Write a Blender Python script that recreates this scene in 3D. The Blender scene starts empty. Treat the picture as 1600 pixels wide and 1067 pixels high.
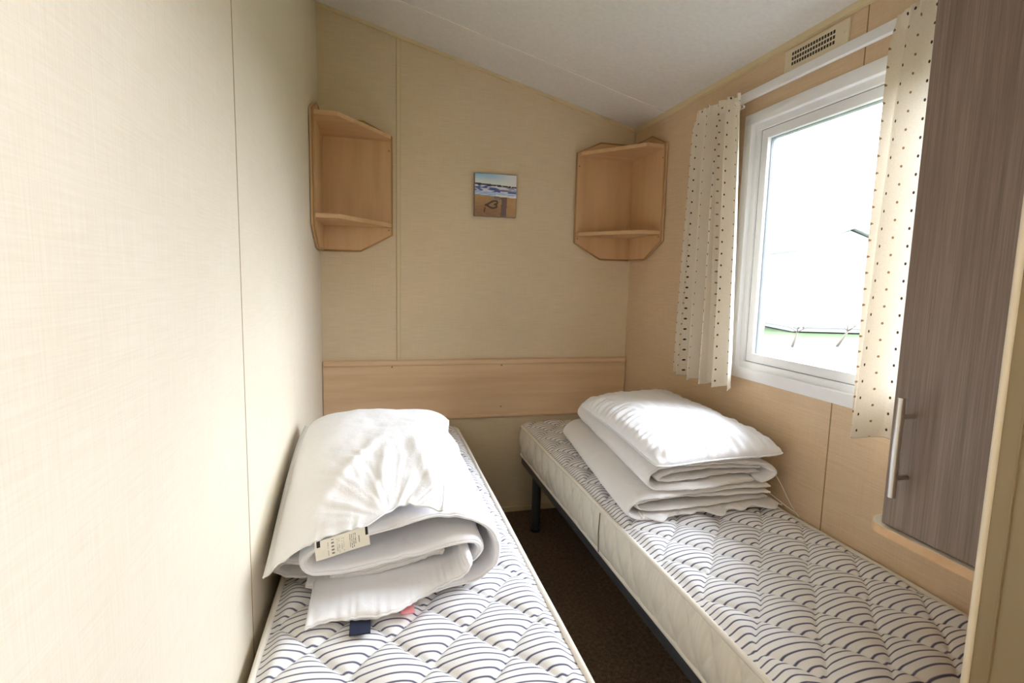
import bpy, bmesh, math, random
from mathutils import Vector, Matrix, noise
PI = math.pi
S = bpy.context.scene
COL = S.collection

# ------------------------------------------------------------------ camera
F_PX = 830.0
cam_d = bpy.data.cameras.new('camera')
cam = bpy.data.objects.new('camera', cam_d); COL.objects.link(cam)
cam_d.sensor_width = 36.0
cam_d.lens = 36.0 * F_PX / 1600.0
cam_d.clip_start = 0.02
pt, yw, rl = -0.1153, -0.2495, 0.02318
def cam_matrix():
    cp, sp, cy, sy, cr, sr = math.cos(pt), math.sin(pt), math.cos(yw), math.sin(yw), math.cos(rl), math.sin(rl)
    Rz = Matrix(((cy, sy, 0), (-sy, cy, 0), (0, 0, 1)))
    Rp = Matrix(((1, 0, 0), (0, cp, sp), (0, -sp, cp)))
    A = Matrix(((1, 0, 0), (0, 0, -1), (0, 1, 0)))
    Rr = Matrix(((cr, -sr, 0), (sr, cr, 0), (0, 0, 1)))
    R = Rr @ A @ Rp @ Rz                      # world -> (right, down, forward)
    r, d, f = R[0], R[1], R[2]
    M = Matrix((( r[0], -d[0], -f[0]), (r[1], -d[1], -f[1]), (r[2], -d[2], -f[2]))).to_4x4()
    M.translation = Vector((0.2767, -2.8611, 1.3343))
    return M
cam.matrix_world = cam_matrix()
S.camera = cam

# ------------------------------------------------------------------ world, light, exposure
SKY_BASE, SKY_LOBE = 6.0, 40.0      # hazy overcast, much brighter around the veiled sun on the window side
w = bpy.data.worlds.new('hazy_sky'); S.world = w; w.use_nodes = True
nt = w.node_tree; nt.nodes.clear()
wo = nt.nodes.new('ShaderNodeOutputWorld'); bg = nt.nodes.new('ShaderNodeBackground')
tc = nt.nodes.new('ShaderNodeTexCoord')
dt = nt.nodes.new('ShaderNodeVectorMath'); dt.operation = 'DOT_PRODUCT'
dt.inputs[1].default_value = Vector((0.68, 0.12, 0.70)).normalized()
nt.links.new(tc.outputs['Generated'], dt.inputs[0])
mr = nt.nodes.new('ShaderNodeMapRange'); mr.interpolation_type = 'SMOOTHSTEP'
mr.inputs[1].default_value = 0.45; mr.inputs[2].default_value = 1.0
mr.inputs[3].default_value = SKY_BASE; mr.inputs[4].default_value = SKY_LOBE
nt.links.new(dt.outputs['Value'], mr.inputs[0])
bg.inputs[0].default_value = (0.838, 0.888, 1.0, 1)
nt.links.new(mr.outputs[0], bg.inputs[1])
nt.links.new(bg.outputs[0], wo.inputs[0])

# portal that guides the sky through the window opening
pl = bpy.data.lights.new('window_portal', 'AREA'); pl.shape = 'RECTANGLE'; pl.size = 1.0; pl.size_y = 1.06
po = bpy.data.objects.new('window_portal', pl); COL.objects.link(po)
po.location = (1.79, -1.43, 1.485); po.rotation_euler = (0, PI/2, 0)   # faces -x
pl.cycles.is_portal = True
# unseen fill light added behind the camera to brighten the foreground
ll = bpy.data.lights.new('corridor_fill', 'AREA'); ll.shape = 'DISK'; ll.size = 0.5; ll.energy = 2.2; ll.color = (1.0, 0.96, 0.93)
lo = bpy.data.objects.new('corridor_fill', ll); COL.objects.link(lo)
lo.location = (0.75, -3.3, 2.1); lo.rotation_euler = (math.radians(50), 0, 0)

vs = S.view_settings
S.display_settings.display_device = 'sRGB'
vs.view_transform = 'Standard'; vs.look = 'None'; vs.gamma = 1.0; vs.use_curve_mapping = False
vs.exposure = 0.15
S.cycles.max_bounces = 14; S.cycles.diffuse_bounces = 8; S.cycles.transparent_max_bounces = 16
S.cycles.use_denoising = True

# ------------------------------------------------------------------ dimensions
W = 1.70                       # left wall x=0, right (window) wall x=W, back wall y=0
YD = -2.30                     # room face of the door wall
YE = -4.2                      # end of the corridor
def zc(x): return 2.190 + 0.259 * (W - x)       # sloping ceiling
ZM = 0.541                     # mattress top (quilting lines)

# ------------------------------------------------------------------ helpers
def link(name, mesh, mat=None, parent=None, smooth=False):
    o = bpy.data.objects.new(name, mesh); COL.objects.link(o)
    if mat is not None:
        for m in (mat if isinstance(mat, (list, tuple)) else [mat]): mesh.materials.append(m)
    if parent is not None: o.parent = parent; o.matrix_parent_inverse = parent.matrix_world.inverted()
    if smooth:
        for p in mesh.polygons: p.use_smooth = True
    return o
def thing(name, label, cat, loc, group=None):
    o = bpy.data.objects.new(name, None); COL.objects.link(o)
    o.empty_display_size = 0.05
    o.location = loc; o.matrix_world = Matrix.Translation(loc)
    tag(o, label, cat, group)
    return o
def tag(o, label=None, cat=None, group=None, kind=None):
    if label: o['label'] = label
    if cat: o['category'] = cat
    if group: o['group'] = group
    if kind: o['kind'] = kind
    return o

class MB:
    def __init__(s): s.bm = bmesh.new()
    def box(s, a, b, bev=0.0, seg=2):
        a, b = Vector(a), Vector(b)
        lo = Vector([min(a[i], b[i]) for i in range(3)]); hi = Vector([max(a[i], b[i]) for i in range(3)])
        r = bmesh.ops.create_cube(s.bm, size=1.0)
        vs_ = r['verts']
        for v in vs_:
            v.co = Vector([(lo[i] + hi[i]) / 2 + v.co[i] * (hi[i] - lo[i]) for i in range(3)])
        if bev > 0:
            es = list({e for v in vs_ for e in v.link_edges})
            bmesh.ops.bevel(s.bm, geom=es, offset=bev, segments=seg, affect='EDGES', profile=0.5)
        return s
    def prism(s, pts, axis, a, b, bev=0.0):
        """polygon pts (2D) extruded along an axis from a to b. axis 'x': pts=(y,z); 'y': (x,z); 'z': (x,y)"""
        def mk(p, t):
            return {'x': (t, p[0], p[1]), 'y': (p[0], t, p[1]), 'z': (p[0], p[1], t)}[axis]
        va = [s.bm.verts.new(mk(p, a)) for p in pts]; vb = [s.bm.verts.new(mk(p, b)) for p in pts]
        n = len(pts)
        fs = [s.bm.faces.new(va), s.bm.faces.new(vb[::-1])]
        for i in range(n): fs.append(s.bm.faces.new((va[i], vb[i], vb[(i + 1) % n], va[(i + 1) % n])))
        bmesh.ops.recalc_face_normals(s.bm, faces=fs)
        if bev > 0:
            es = list({e for f in fs for e in f.edges})
            bmesh.ops.bevel(s.bm, geom=es, offset=bev, segments=2, affect='EDGES', profile=0.5)
        return s
    def tube(s, pts, r, n=10, closed=False, caps=True):
        pts = [Vector(p) for p in pts]; m = len(pts); rings = []
        up0 = None
        for i, p in enumerate(pts):
            if closed: t = (pts[(i + 1) % m] - pts[i - 1])
            else: t = pts[min(i + 1, m - 1)] - pts[max(i - 1, 0)]
            t.normalize()
            if up0 is None:
                up0 = Vector((0, 0, 1)) if abs(t.z) < 0.9 else Vector((1, 0, 0))
            u = (up0 - t * up0.dot(t)).normalized(); v = t.cross(u); up0 = u
            rr = r[i] if isinstance(r, (list, tuple)) else r
            rings.append([s.bm.verts.new(p + u * math.cos(2*PI*k/n) * rr + v * math.sin(2*PI*k/n) * rr) for k in range(n)])
        for i in range(m if closed else m - 1):
            A, B = rings[i], rings[(i + 1) % m]
            for k in range(n): s.bm.faces.new((A[k], A[(k+1) % n], B[(k+1) % n], B[k]))
        if caps and not closed:
            s.bm.faces.new(rings[0][::-1]); s.bm.faces.new(rings[-1])
        return s
    def grid(s, fn, nu, nv, closed_u=False, uv=None):
        vs_ = [[s.bm.verts.new(fn(i, j)) for j in range(nv)] for i in range(nu)]
        for i in range(nu if closed_u else nu - 1):
            for j in range(nv - 1):
                a = vs_[i][j]; b = vs_[(i+1) % nu][j]; c = vs_[(i+1) % nu][j+1]; d = vs_[i][j+1]
                f = s.bm.faces.new((a, b, c, d))
                if uv:
                    L = s.bm.loops.layers.uv.verify()
                    ii = i + 1
                    for lp, q in zip(f.loops, ((i, j), (ii, j), (ii, j+1), (i, j+1))): lp[L].uv = uv(*q)
        return vs_
    def build(s, name, mat=None, parent=None, smooth=False, recalc=True):
        if recalc: bmesh.ops.recalc_face_normals(s.bm, faces=s.bm.faces[:])
        me = bpy.data.meshes.new(name); s.bm.to_mesh(me); s.bm.free()
        return link(name, me, mat, parent, smooth)
def auto_smooth(o, ang=40):
    me = o.data
    for p in me.polygons: p.use_smooth = True
    try: me.set_sharp_from_angle(angle=math.radians(ang))
    except Exception: pass
    return o
def fr(p, sc, oc=3):
    """fractal noise, about -1..1"""
    p = Vector(p) * sc; a = 0.0; k = 1.0; t = 0.0
    for _ in range(oc):
        a += k * noise.noise(p); t += k; k *= 0.5; p = p * 2.03 + Vector((3.1, 7.7, 1.3))
    return a / t * 1.6
def ridge(p, sc):
    return 1.0 - abs(noise.noise(Vector(p) * sc)) * 2.6
def sm(a, b, x):
    if a == b: return float(x >= a)
    t = max(0.0, min(1.0, (x - a) / (b - a))); return t * t * (3 - 2 * t)

# ------------------------------------------------------------------ materials
def new_mat(name):
    m = bpy.data.materials.new(name); m.use_nodes = True
    nt = m.node_tree; b = nt.nodes['Principled BSDF']
    return m, nt, b
def N(nt, t, **k):
    n = nt.nodes.new(t)
    for a, v in k.items(): setattr(n, a, v)
    return n
def plain(name, col, rough=0.6, metal=0.0, spec=0.5, sheen=0.0):
    m, nt, b = new_mat(name)
    b.inputs['Base Color'].default_value = (*col, 1); b.inputs['Roughness'].default_value = rough
    b.inputs['Metallic'].default_value = metal; b.inputs['Specular IOR Level'].default_value = spec
    if sheen: b.inputs['Sheen Weight'].default_value = sheen
    return m
def noise_tex(nt, scale, detail=3.0, rough=0.55, coord='Object', nscale=1.0):
    t = N(nt, 'ShaderNodeTexCoord'); mp = N(nt, 'ShaderNodeMapping'); mp.inputs['Scale'].default_value = scale
    n = N(nt, 'ShaderNodeTexNoise'); n.inputs['Scale'].default_value = nscale; n.inputs['Detail'].default_value = detail
    n.inputs['Roughness'].default_value = rough
    nt.links.new(t.outputs[coord], mp.inputs[0]); nt.links.new(mp.outputs[0], n.inputs['Vector'])
    return n
def ramp(nt, src, stops):
    r = N(nt, 'ShaderNodeValToRGB'); e = r.color_ramp.elements
    while len(e) < len(stops): e.new(0.5)
    for q, (p, c) in zip(e, stops): q.position = p; q.color = (*c, 1)
    nt.links.new(src, r.inputs[0]); return r
def mixc(nt, a, b, fac, mode='MIX'):
    m = N(nt, 'ShaderNodeMix', data_type='RGBA', blend_type=mode)
    if isinstance(fac, float): m.inputs[0].default_value = fac
    else: nt.links.new(fac, m.inputs[0])
    for sck, v in ((m.inputs[6], a), (m.inputs[7], b)):
        if isinstance(v, tuple): sck.default_value = (*v, 1)
        else: nt.links.new(v, sck)
    return m.outputs[2]
def bump(nt, b, h, strength, dist=0.002):
    bp = N(nt, 'ShaderNodeBump'); bp.inputs['Strength'].default_value = strength; bp.inputs['Distance'].default_value = dist
    nt.links.new(h, bp.inputs['Height']); nt.links.new(bp.outputs[0], b.inputs['Normal'])

def linen(name, dark, light, along, vert=0.45, fine=1.0):
    """woven-look vinyl wall board; along = axis of the horizontal threads"""
    m, nt, b = new_mat(name)
    hs = {'x': (9, 9, 330), 'y': (9, 9, 330)}[along]
    vsc = {'x': (330, 9, 9), 'y': (9, 330, 9)}[along]
    h = noise_tex(nt, [q * fine for q in hs], 3.0, 0.6); v = noise_tex(nt, [q * fine for q in vsc], 3.0, 0.6)
    big = noise_tex(nt, (3, 3, 3), 2.0)
    mx = N(nt, 'ShaderNodeMix', data_type='FLOAT'); mx.inputs[0].default_value = vert
    nt.links.new(h.outputs[0], mx.inputs[2]); nt.links.new(v.outputs[0], mx.inputs[3])
    r = ramp(nt, mx.outputs[0], [(0.36, dark), (0.64, light)])
    r2 = ramp(nt, big.outputs[0], [(0.3, (0.96, 0.955, 0.94)), (0.7, (1.0, 1.0, 1.0))])
    c = mixc(nt, r.outputs[0], r2.outputs[0], 1.0, 'MULTIPLY')
    nt.links.new(c, b.inputs['Base Color']); b.inputs['Roughness'].default_value = 0.5
    b.inputs['Specular IOR Level'].default_value = 0.35
    bump(nt, b, mx.outputs[0], 0.12, 0.001)
    return m
M = {}
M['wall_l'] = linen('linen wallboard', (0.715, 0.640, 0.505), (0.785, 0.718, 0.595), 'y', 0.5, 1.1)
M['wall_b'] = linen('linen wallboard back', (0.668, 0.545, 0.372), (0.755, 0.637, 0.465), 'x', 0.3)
M['wall_r'] = linen('linen wallboard window side', (0.64, 0.470, 0.30), (0.72, 0.555, 0.375), 'y', 0.3)  # darker than the other walls: missing window light put into the colour
M['seam'] = plain('dark seam line', (0.30, 0.20, 0.085), 0.6)
M['strip'] = plain('beige cover strip', (0.70, 0.59, 0.38), 0.45)
M['ceil_strip'] = plain('white cover strip', (0.82, 0.80, 0.78), 0.5)

def ceiling_mat():
    m, nt, b = new_mat('white ceiling board')
    n = noise_tex(nt, (60, 60, 60), 3.0)
    r = ramp(nt, n.outputs[0], [(0.3, (0.76, 0.75, 0.745)), (0.7, (0.82, 0.815, 0.81))])
    nt.links.new(r.outputs[0], b.inputs['Base Color']); b.inputs['Roughness'].default_value = 0.55
    bump(nt, b, n.outputs[0], 0.1, 0.002); return m
M['ceil'] = ceiling_mat()
def carpet_mat():
    m, nt, b = new_mat('brown carpet')
    n = noise_tex(nt, (260, 260, 260), 3.0, 0.7); n2 = noise_tex(nt, (70, 70, 70), 2.0)
    mx = N(nt, 'ShaderNodeMix', data_type='FLOAT'); mx.inputs[0].default_value = 0.35
    nt.links.new(n.outputs[0], mx.inputs[2]); nt.links.new(n2.outputs[0], mx.inputs[3])
    r = ramp(nt, mx.outputs[0], [(0.33, (0.075, 0.050, 0.032)), (0.5, (0.18, 0.125, 0.082)), (0.68, (0.33, 0.245, 0.17))])
    nt.links.new(r.outputs[0], b.inputs['Base Color']); b.inputs['Roughness'].default_value = 0.95
    b.inputs['Specular IOR Level'].default_value = 0.1
    bump(nt, b, n.outputs[0], 0.8, 0.006); return m
M['carpet'] = carpet_mat()
def wood(name, c0, c1, c2, scale, rough=0.38, wave=0.0):
    m, nt, b = new_mat(name)
    n = noise_tex(nt, scale, 5.0, 0.6); n2 = noise_tex(nt, [q * 0.25 for q in scale], 2.0, 0.5)
    mx = N(nt, 'ShaderNodeMix', data_type='FLOAT'); mx.inputs[0].default_value = 0.5
    nt.links.new(n.outputs[0], mx.inputs[2]); nt.links.new(n2.outputs[0], mx.inputs[3])
    r = ramp(nt, mx.outputs[0], [(0.32, c0), (0.5, c1), (0.68, c2)])
    nt.links.new(r.outputs[0], b.inputs['Base Color']); b.inputs['Roughness'].default_value = rough
    bump(nt, b, n.outputs[0], 0.05, 0.001); return m
M['wood_h'] = wood('light beech laminate', (0.64, 0.435, 0.255), (0.71, 0.505, 0.315), (0.76, 0.56, 0.37), (2.5, 30, 38))
M['wood_v'] = wood('light beech laminate upright', (0.57, 0.345, 0.17), (0.64, 0.41, 0.22), (0.70, 0.465, 0.265), (22, 22, 2.6))
M['wood_e'] = plain('beech edging', (0.42, 0.25, 0.10), 0.45)
M['wood_s'] = wood('light beech shelf', (0.57, 0.345, 0.17), (0.64, 0.41, 0.22), (0.70, 0.465, 0.265), (4, 30, 30))
M['grey_wood'] = None
def grey_wood():
    m, nt, b = new_mat('grey brown woodgrain laminate')
    n = noise_tex(nt, (300, 300, 5), 4.0, 0.65); n2 = noise_tex(nt, (60, 60, 1.2), 3.0, 0.5)
    mx = N(nt, 'ShaderNodeMix', data_type='FLOAT'); mx.inputs[0].default_value = 0.4
    nt.links.new(n.outputs[0], mx.inputs[2]); nt.links.new(n2.outputs[0], mx.inputs[3])
    r = ramp(nt, mx.outputs[0], [(0.32, (0.155, 0.110, 0.084)), (0.5, (0.222, 0.165, 0.132)), (0.68, (0.30, 0.235, 0.195))])
    nt.links.new(r.outputs[0], b.inputs['Base Color']); b.inputs['Roughness'].default_value = 0.5
    bump(nt, b, n.outputs[0], 0.15, 0.001); return m
M['grey_wood'] = grey_wood()
M['lit_top'] = plain('window-lit laminate', (0.86, 0.80, 0.70), 0.35)
M['upvc'] = plain('white window plastic', (0.86, 0.87, 0.89), 0.3)
M['gasket'] = plain('grey rubber gasket', (0.25, 0.27, 0.29), 0.6)
M['track'] = plain('white plastic rail', (0.84, 0.84, 0.86), 0.35)
M['vent'] = plain('beige vent plastic', (0.72, 0.63, 0.46), 0.4)
M['hole'] = plain('vent hole shade', (0.03, 0.025, 0.02), 0.8)
M['steel'] = plain('brushed steel', (0.62, 0.59, 0.56), 0.28, 1.0)
M['frame'] = plain('dark grey painted steel', (0.055, 0.06, 0.068), 0.42)
M['black'] = plain('black plastic', (0.02, 0.02, 0.022), 0.5)
M['slat'] = plain('birch slat', (0.55, 0.42, 0.26), 0.5)
M['screw'] = plain('brown screw cap', (0.30, 0.17, 0.065), 0.5)
M['navy'] = plain('navy cloth tag', (0.012, 0.016, 0.045), 0.8)
M['pink'] = plain('pink cloth tag', (0.75, 0.30, 0.32), 0.8)
M['door_frame'] = plain('beige door frame foil', (0.27, 0.20, 0.105), 0.45)
M['olive'] = linen('linen wallboard corridor', (0.60, 0.48, 0.27), (0.72, 0.60, 0.38), 'y', 0.3)

def fabric(name, col, scale=500, rough=0.85, bs=0.12, transl=0.0):
    m, nt, b = new_mat(name)
    n = noise_tex(nt, (scale, scale, scale), 2.0); n2 = noise_tex(nt, (38, 38, 38), 3.0, 0.6)
    b.inputs['Base Color'].default_value = (*col, 1); b.inputs['Roughness'].default_value = rough
    b.inputs['Specular IOR Level'].default_value = 0.2; b.inputs['Sheen Weight'].default_value = 0.15
    mx = N(nt, 'ShaderNodeMix', data_type='FLOAT'); mx.inputs[0].default_value = 0.85
    nt.links.new(n.outputs[0], mx.inputs[2]); nt.links.new(n2.outputs[0], mx.inputs[3])
    bump(nt, b, mx.outputs[0], bs, 0.01); return m
M['duvet'] = fabric('white microfibre duvet', (0.86, 0.86, 0.885), 420, 0.8, 0.22)
M['pillow'] = fabric('white cotton pillow', (0.87, 0.87, 0.89), 420, 0.75, 0.22)
M['duvet_warm'] = fabric('off white cotton duvet', (0.85, 0.835, 0.83), 420, 0.85, 0.25)
M['curtain_hem'] = fabric('cream curtain hem', (0.78, 0.71, 0.60), 500, 0.85, 0.05)
M['piping'] = fabric('cream mattress tape', (0.80, 0.75, 0.66), 600, 0.8, 0.1)

def ticking():
    m, nt, b = new_mat('striped mattress ticking')
    uv = N(nt, 'ShaderNodeUVMap'); sp = N(nt, 'ShaderNodeSeparateXYZ'); nt.links.new(uv.outputs[0], sp.inputs[0])
    fq = N(nt, 'ShaderNodeMath', operation='FRACT'); nt.links.new(sp.outputs[1], fq.inputs[0])
    r = ramp(nt, fq.outputs[0], [(0.0, (0.10, 0.10, 0.165)), (0.11, (0.11, 0.11, 0.175)), (0.22, (0.88, 0.87, 0.86)), (0.91, (0.88, 0.87, 0.86)), (1.0, (0.10, 0.10, 0.165))])
    nz = noise_tex(nt, (700, 700, 700), 2.0)
    r2 = ramp(nt, nz.outputs[0], [(0.3, (0.9, 0.9, 0.9)), (0.7, (1, 1, 1))])
    c = mixc(nt, r.outputs[0], r2.outputs[0], 1.0, 'MULTIPLY')
    nt.links.new(c, b.inputs['Base Color']); b.inputs['Roughness'].default_value = 0.85
    b.inputs['Specular IOR Level'].default_value = 0.2
    bump(nt, b, nz.outputs[0], 0.15, 0.002); return m
M['ticking'] = ticking()
def border_mat():
    m, nt, b = new_mat('cream quilted mattress border')
    uv = N(nt, 'ShaderNodeUVMap'); mp = N(nt, 'ShaderNodeMapping'); mp.inputs['Scale'].default_value = (90, 8, 1)
    nt.links.new(uv.outputs[0], mp.inputs[0])
    n = N(nt, 'ShaderNodeTexNoise'); n.inputs['Scale'].default_value = 1.0; n.inputs['Detail'].default_value = 2
    nt.links.new(mp.outputs[0], n.inputs['Vector'])
    r = ramp(nt, n.outputs[0], [(0.35, (0.72, 0.67, 0.58)), (0.65, (0.77, 0.73, 0.64))])
    nt.links.new(r.outputs[0], b.inputs['Base Color']); b.inputs['Roughness'].default_value = 0.8
    b.inputs['Specular IOR Level'].default_value = 0.2
    bump(nt, b, n.outputs[0], 0.2, 0.003); return m
M['border'] = border_mat()

def curtain_mat():
    m, nt, b = new_mat('cream curtain with brown dots')
    uv = N(nt, 'ShaderNodeUVMap')
    def dots(off, rad):
        mp = N(nt, 'ShaderNodeMapping'); mp.inputs['Location'].default_value = (off[0], off[1], 0)
        nt.links.new(uv.outputs[0], mp.inputs[0])
        fx = N(nt, 'ShaderNodeVectorMath', operation='FRACTION'); nt.links.new(mp.outputs[0], fx.inputs[0])
        sb = N(nt, 'ShaderNodeVectorMath', operation='SUBTRACT'); sb.inputs[1].default_value = (0.5, 0.5, 0)
        nt.links.new(fx.outputs[0], sb.inputs[0])
        sc = N(nt, 'ShaderNodeVectorMath', operation='MULTIPLY'); sc.inputs[1].default_value = (0.088, 0.046, 0)
        nt.links.new(sb.outputs[0], sc.inputs[0])
        ln = N(nt, 'ShaderNodeVectorMath', operation='LENGTH'); nt.links.new(sc.outputs[0], ln.inputs[0])
        mr = N(nt, 'ShaderNodeMapRange', clamp=True); mr.inputs[1].default_value = rad; mr.inputs[2].default_value = rad * 0.72
        nt.links.new(ln.outputs['Value'], mr.inputs[0]); return mr.outputs[0]
    base = (0.80, 0.73, 0.62)
    nz = noise_tex(nt, (400, 400, 400), 2.0)
    bs = ramp(nt, nz.outputs[0], [(0.3, (0.76, 0.68, 0.56)), (0.7, (0.84, 0.78, 0.68))])
    c = mixc(nt, bs.outputs[0], (0.055, 0.030, 0.02), dots((0, 0), 0.0048))
    c = mixc(nt, c, (0.30, 0.17, 0.08), dots((0.5, 0.5), 0.0040))
    nt.links.new(c, b.inputs['Base Color']); b.inputs['Roughness'].default_value = 0.85
    b.inputs['Specular IOR Level'].default_value = 0.15
    tr = N(nt, 'ShaderNodeBsdfTranslucent'); nt.links.new(c, tr.inputs[0])
    ms = N(nt, 'ShaderNodeMixShader'); ms.inputs[0].default_value = 0.10
    out = nt.nodes['Material Output']
    nt.links.new(b.outputs[0], ms.inputs[1]); nt.links.new(tr.outputs[0], ms.inputs[2]); nt.links.new(ms.outputs[0], out.inputs[0])
    return m
M['curtain'] = curtain_mat()
def glass_mat():
    m = bpy.data.materials.new('window glass'); m.use_nodes = True; nt = m.node_tree; nt.nodes.clear()
    out = N(nt, 'ShaderNodeOutputMaterial'); t = N(nt, 'ShaderNodeBsdfTransparent'); t.inputs[0].default_value = (0.97, 0.985, 0.98, 1)
    g = N(nt, 'ShaderNodeBsdfGlossy'); g.inputs['Roughness'].default_value = 0.0
    f = N(nt, 'ShaderNodeFresnel'); f.inputs[0].default_value = 1.2
    mx = N(nt, 'ShaderNodeMixShader'); nt.links.new(f.outputs[0], mx.inputs[0]); nt.links.new(t.outputs[0], mx.inputs[1]); nt.links.new(g.outputs[0], mx.inputs[2])
    nt.links.new(mx.outputs[0], out.inputs[0]); return m
M['glass'] = glass_mat()
def print_mat(name, rough=0.5):
    m, nt, b = new_mat(name)
    a = N(nt, 'ShaderNodeVertexColor'); a.layer_name = 'print'
    nt.links.new(a.outputs[0], b.inputs['Base Color']); b.inputs['Roughness'].default_value = rough; return m
M['print'] = print_mat('printed canvas'); M['label'] = print_mat('printed cloth label', 0.8)

def struct(o): o['kind'] = 'structure'; return o

# ------------------------------------------------------------------ room shell
struct(MB().box((-0.1, YE, -0.08), (2.4, 0.1, 0.0)).build('floor', M['carpet']))
# left wall
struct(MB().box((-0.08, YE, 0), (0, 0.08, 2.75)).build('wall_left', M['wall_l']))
struct(MB().box((0, -1.640, 0), (0.0006, -1.637, 2.7)).build('trim_1', M['seam']))
# back wall (top follows the sloping ceiling)
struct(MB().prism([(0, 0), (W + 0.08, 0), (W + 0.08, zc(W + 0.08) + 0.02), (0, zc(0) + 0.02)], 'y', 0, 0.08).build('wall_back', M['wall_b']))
struct(MB().box((0.3745, -0.0006, 0), (0.3765, 0, zc(0.385))).box((0.3935, -0.0006, 0), (0.395, 0, zc(0.385))).build('trim_8', M['seam']))
struct(MB().box((0.376, -0.004, 0), (0.394, 0, zc(0.385)), 0.0015).build('trim_2', M['strip']))
# right wall with window opening
WY0, WY1, WZ0, WZ1 = -1.93, -0.965, 0.965, 1.995
rw = MB()
rw.box((W, YD - 0.1, 0), (W + 0.08, 0, WZ0)); rw.box((W, YD - 0.1, WZ1), (W + 0.08, 0, zc(W) + 0.02))
rw.box((W, WY1, WZ0), (W + 0.08, 0, WZ1)); rw.box((W, YD - 0.1, WZ0), (W + 0.08, WY0, WZ1))
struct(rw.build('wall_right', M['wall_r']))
struct(MB().box((W - 0.0008, -1.486, 0), (W, -1.482, WZ0)).box((W - 0.0008, -1.486, WZ1), (W, -1.482, zc(W))).build('trim_3', M['seam']))
# ceiling
struct(MB().prism([(-0.08, zc(-0.08)), (W + 0.08, zc(W + 0.08)), (W + 0.08, zc(W + 0.08) + 0.06), (-0.08, zc(-0.08) + 0.06)], 'y', YD - 0.1, 0.08).build('ceiling', M['ceil']))
struct(MB().prism([(0, zc(0)), (W, zc(W)), (W, zc(W) - 0.003), (0, zc(0) - 0.003)], 'y', -0.342, -0.318).build('trim_4', M['ceil_strip']))
# ceiling edge trims
struct(MB().prism([(0, zc(0)), (W, zc(W)), (W, zc(W) - 0.017), (0, zc(0) - 0.017)], 'y', -0.014, 0).build('trim_5', M['strip']))
struct(MB().prism([(W, zc(W)), (W - 0.014, zc(W - 0.014)), (W - 0.012, zc(W) - 0.016), (W, zc(W) - 0.019)], 'x' if False else 'y', YD, -0.014).build('trim_6', M['strip']))
struct(MB().box((W - 0.006, -0.006, 0), (W, 0, zc(W) - 0.012), 0.002).build('trim_7', M['strip']))
# skirting
struct(MB().box((0, -0.014, 0), (W, 0, 0.032), 0.004).build('baseboard_back', M['strip']))
struct(MB().box((W - 0.014, YD, 0), (W, -0.014, 0.032), 0.004).build('baseboard_right', M['strip']))
struct(MB().box((0, YD, 0), (0.014, -0.014, 0.032), 0.004).build('baseboard_left', M['strip']))
# door wall, its lining and the corridor
JX = 1.155
dw = MB().box((JX + 0.012, YD - 0.1, 0), (2.3, YD, zc(JX) + 0.0)).box((0, YD - 0.1, 2.04), (JX + 0.012, YD, zc(0)))
struct(dw.build('wall_front', M['wall_r']))
jm = MB()
jb = MB(); jb.tube([(JX + 0.0055, YD + 0.001, 0), (JX + 0.0055, YD + 0.001, 2.04)], 0.0055, 14)
jm.box((JX + 0.0055, YD - 0.026, 0), (JX + 0.03, YD, 2.04), 0.001)
jm.box((JX + 0.008, YD - 0.1, 0), (JX + 0.03, YD - 0.026, 2.04))
jm.box((JX + 0.0045, YD - 0.029, 0), (JX + 0.03, YD - 0.026, 2.04), 0.0008)
dj = struct(auto_smooth(jm.build('door_1', M['door_frame'])))
auto_smooth(jb.build('door_bead', plain('cream door frame edge', (0.80, 0.71, 0.56), 0.35), dj))
cw = MB().box((2.3, YE, 0), (2.38, YD, 2.3))
struct(cw.build('wall_corridor', M['olive']))
struct(MB().box((0, YE - 0.08, 0), (2.3, YE, 2.7)).build('wall_corridor_end', M['olive']))
struct(MB().box((-0.08, YE - 0.08, 2.7), (2.4, YD - 0.1, 2.76)).build('ceiling_corridor', M['ceil']))

# ------------------------------------------------------------------ window
wn = struct(bpy.data.objects.new('window_1', None)); COL.objects.link(wn)
def ring(mb, x0, x1, y0, y1, z0, z1, wd, bev=0.003):
    mb.box((x0, y0, z0), (x1, y1, z0 + wd), bev); mb.box((x0, y0, z1 - wd), (x1, y1, z1), bev)
    mb.box((x0, y0, z0 + wd * 0.9), (x1, y0 + wd, z1 - wd * 0.9), bev); mb.box((x0, y1 - wd, z0 + wd * 0.9), (x1, y1, z1 - wd * 0.9), bev)
mb = MB(); ring(mb, W - 0.012, W + 0.07, WY0, WY1, WZ0, WZ1, 0.042); auto_smooth(mb.build('window_frame', M['upvc'], wn))
mb = MB(); ring(mb, W + 0.008, W + 0.072, WY0 + 0.040, WY1 - 0.040, WZ0 + 0.040, WZ1 - 0.040, 0.026); auto_smooth(mb.build('window_bead', M['upvc'], wn))
mb = MB(); ring(mb, W + 0.019, W + 0.060, WY0 + 0.064, WY1 - 0.064, WZ0 + 0.064, WZ1 - 0.064, 0.005, 0.0005); mb.build('gasket', M['gasket'], wn)
mb = MB(); ring(mb, W + 0.018, W + 0.068, WY0 + 0.068, WY1 - 0.068, WZ0 + 0.068, WZ1 - 0.068, 0.034); auto_smooth(mb.build('sash', M['upvc'], wn))
mb = MB(); ring(mb, W + 0.034, W + 0.056, WY0 + 0.100, WY1 - 0.100, WZ0 + 0.100, WZ1 - 0.100, 0.004, 0.0005); mb.build('gasket', M['gasket'], wn)
MB().box((W + 0.042, WY0 + 0.09, WZ0 + 0.09), (W + 0.046, WY1 - 0.09, WZ1 - 0.09)).build('glass_pane', M['glass'], wn)

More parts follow.
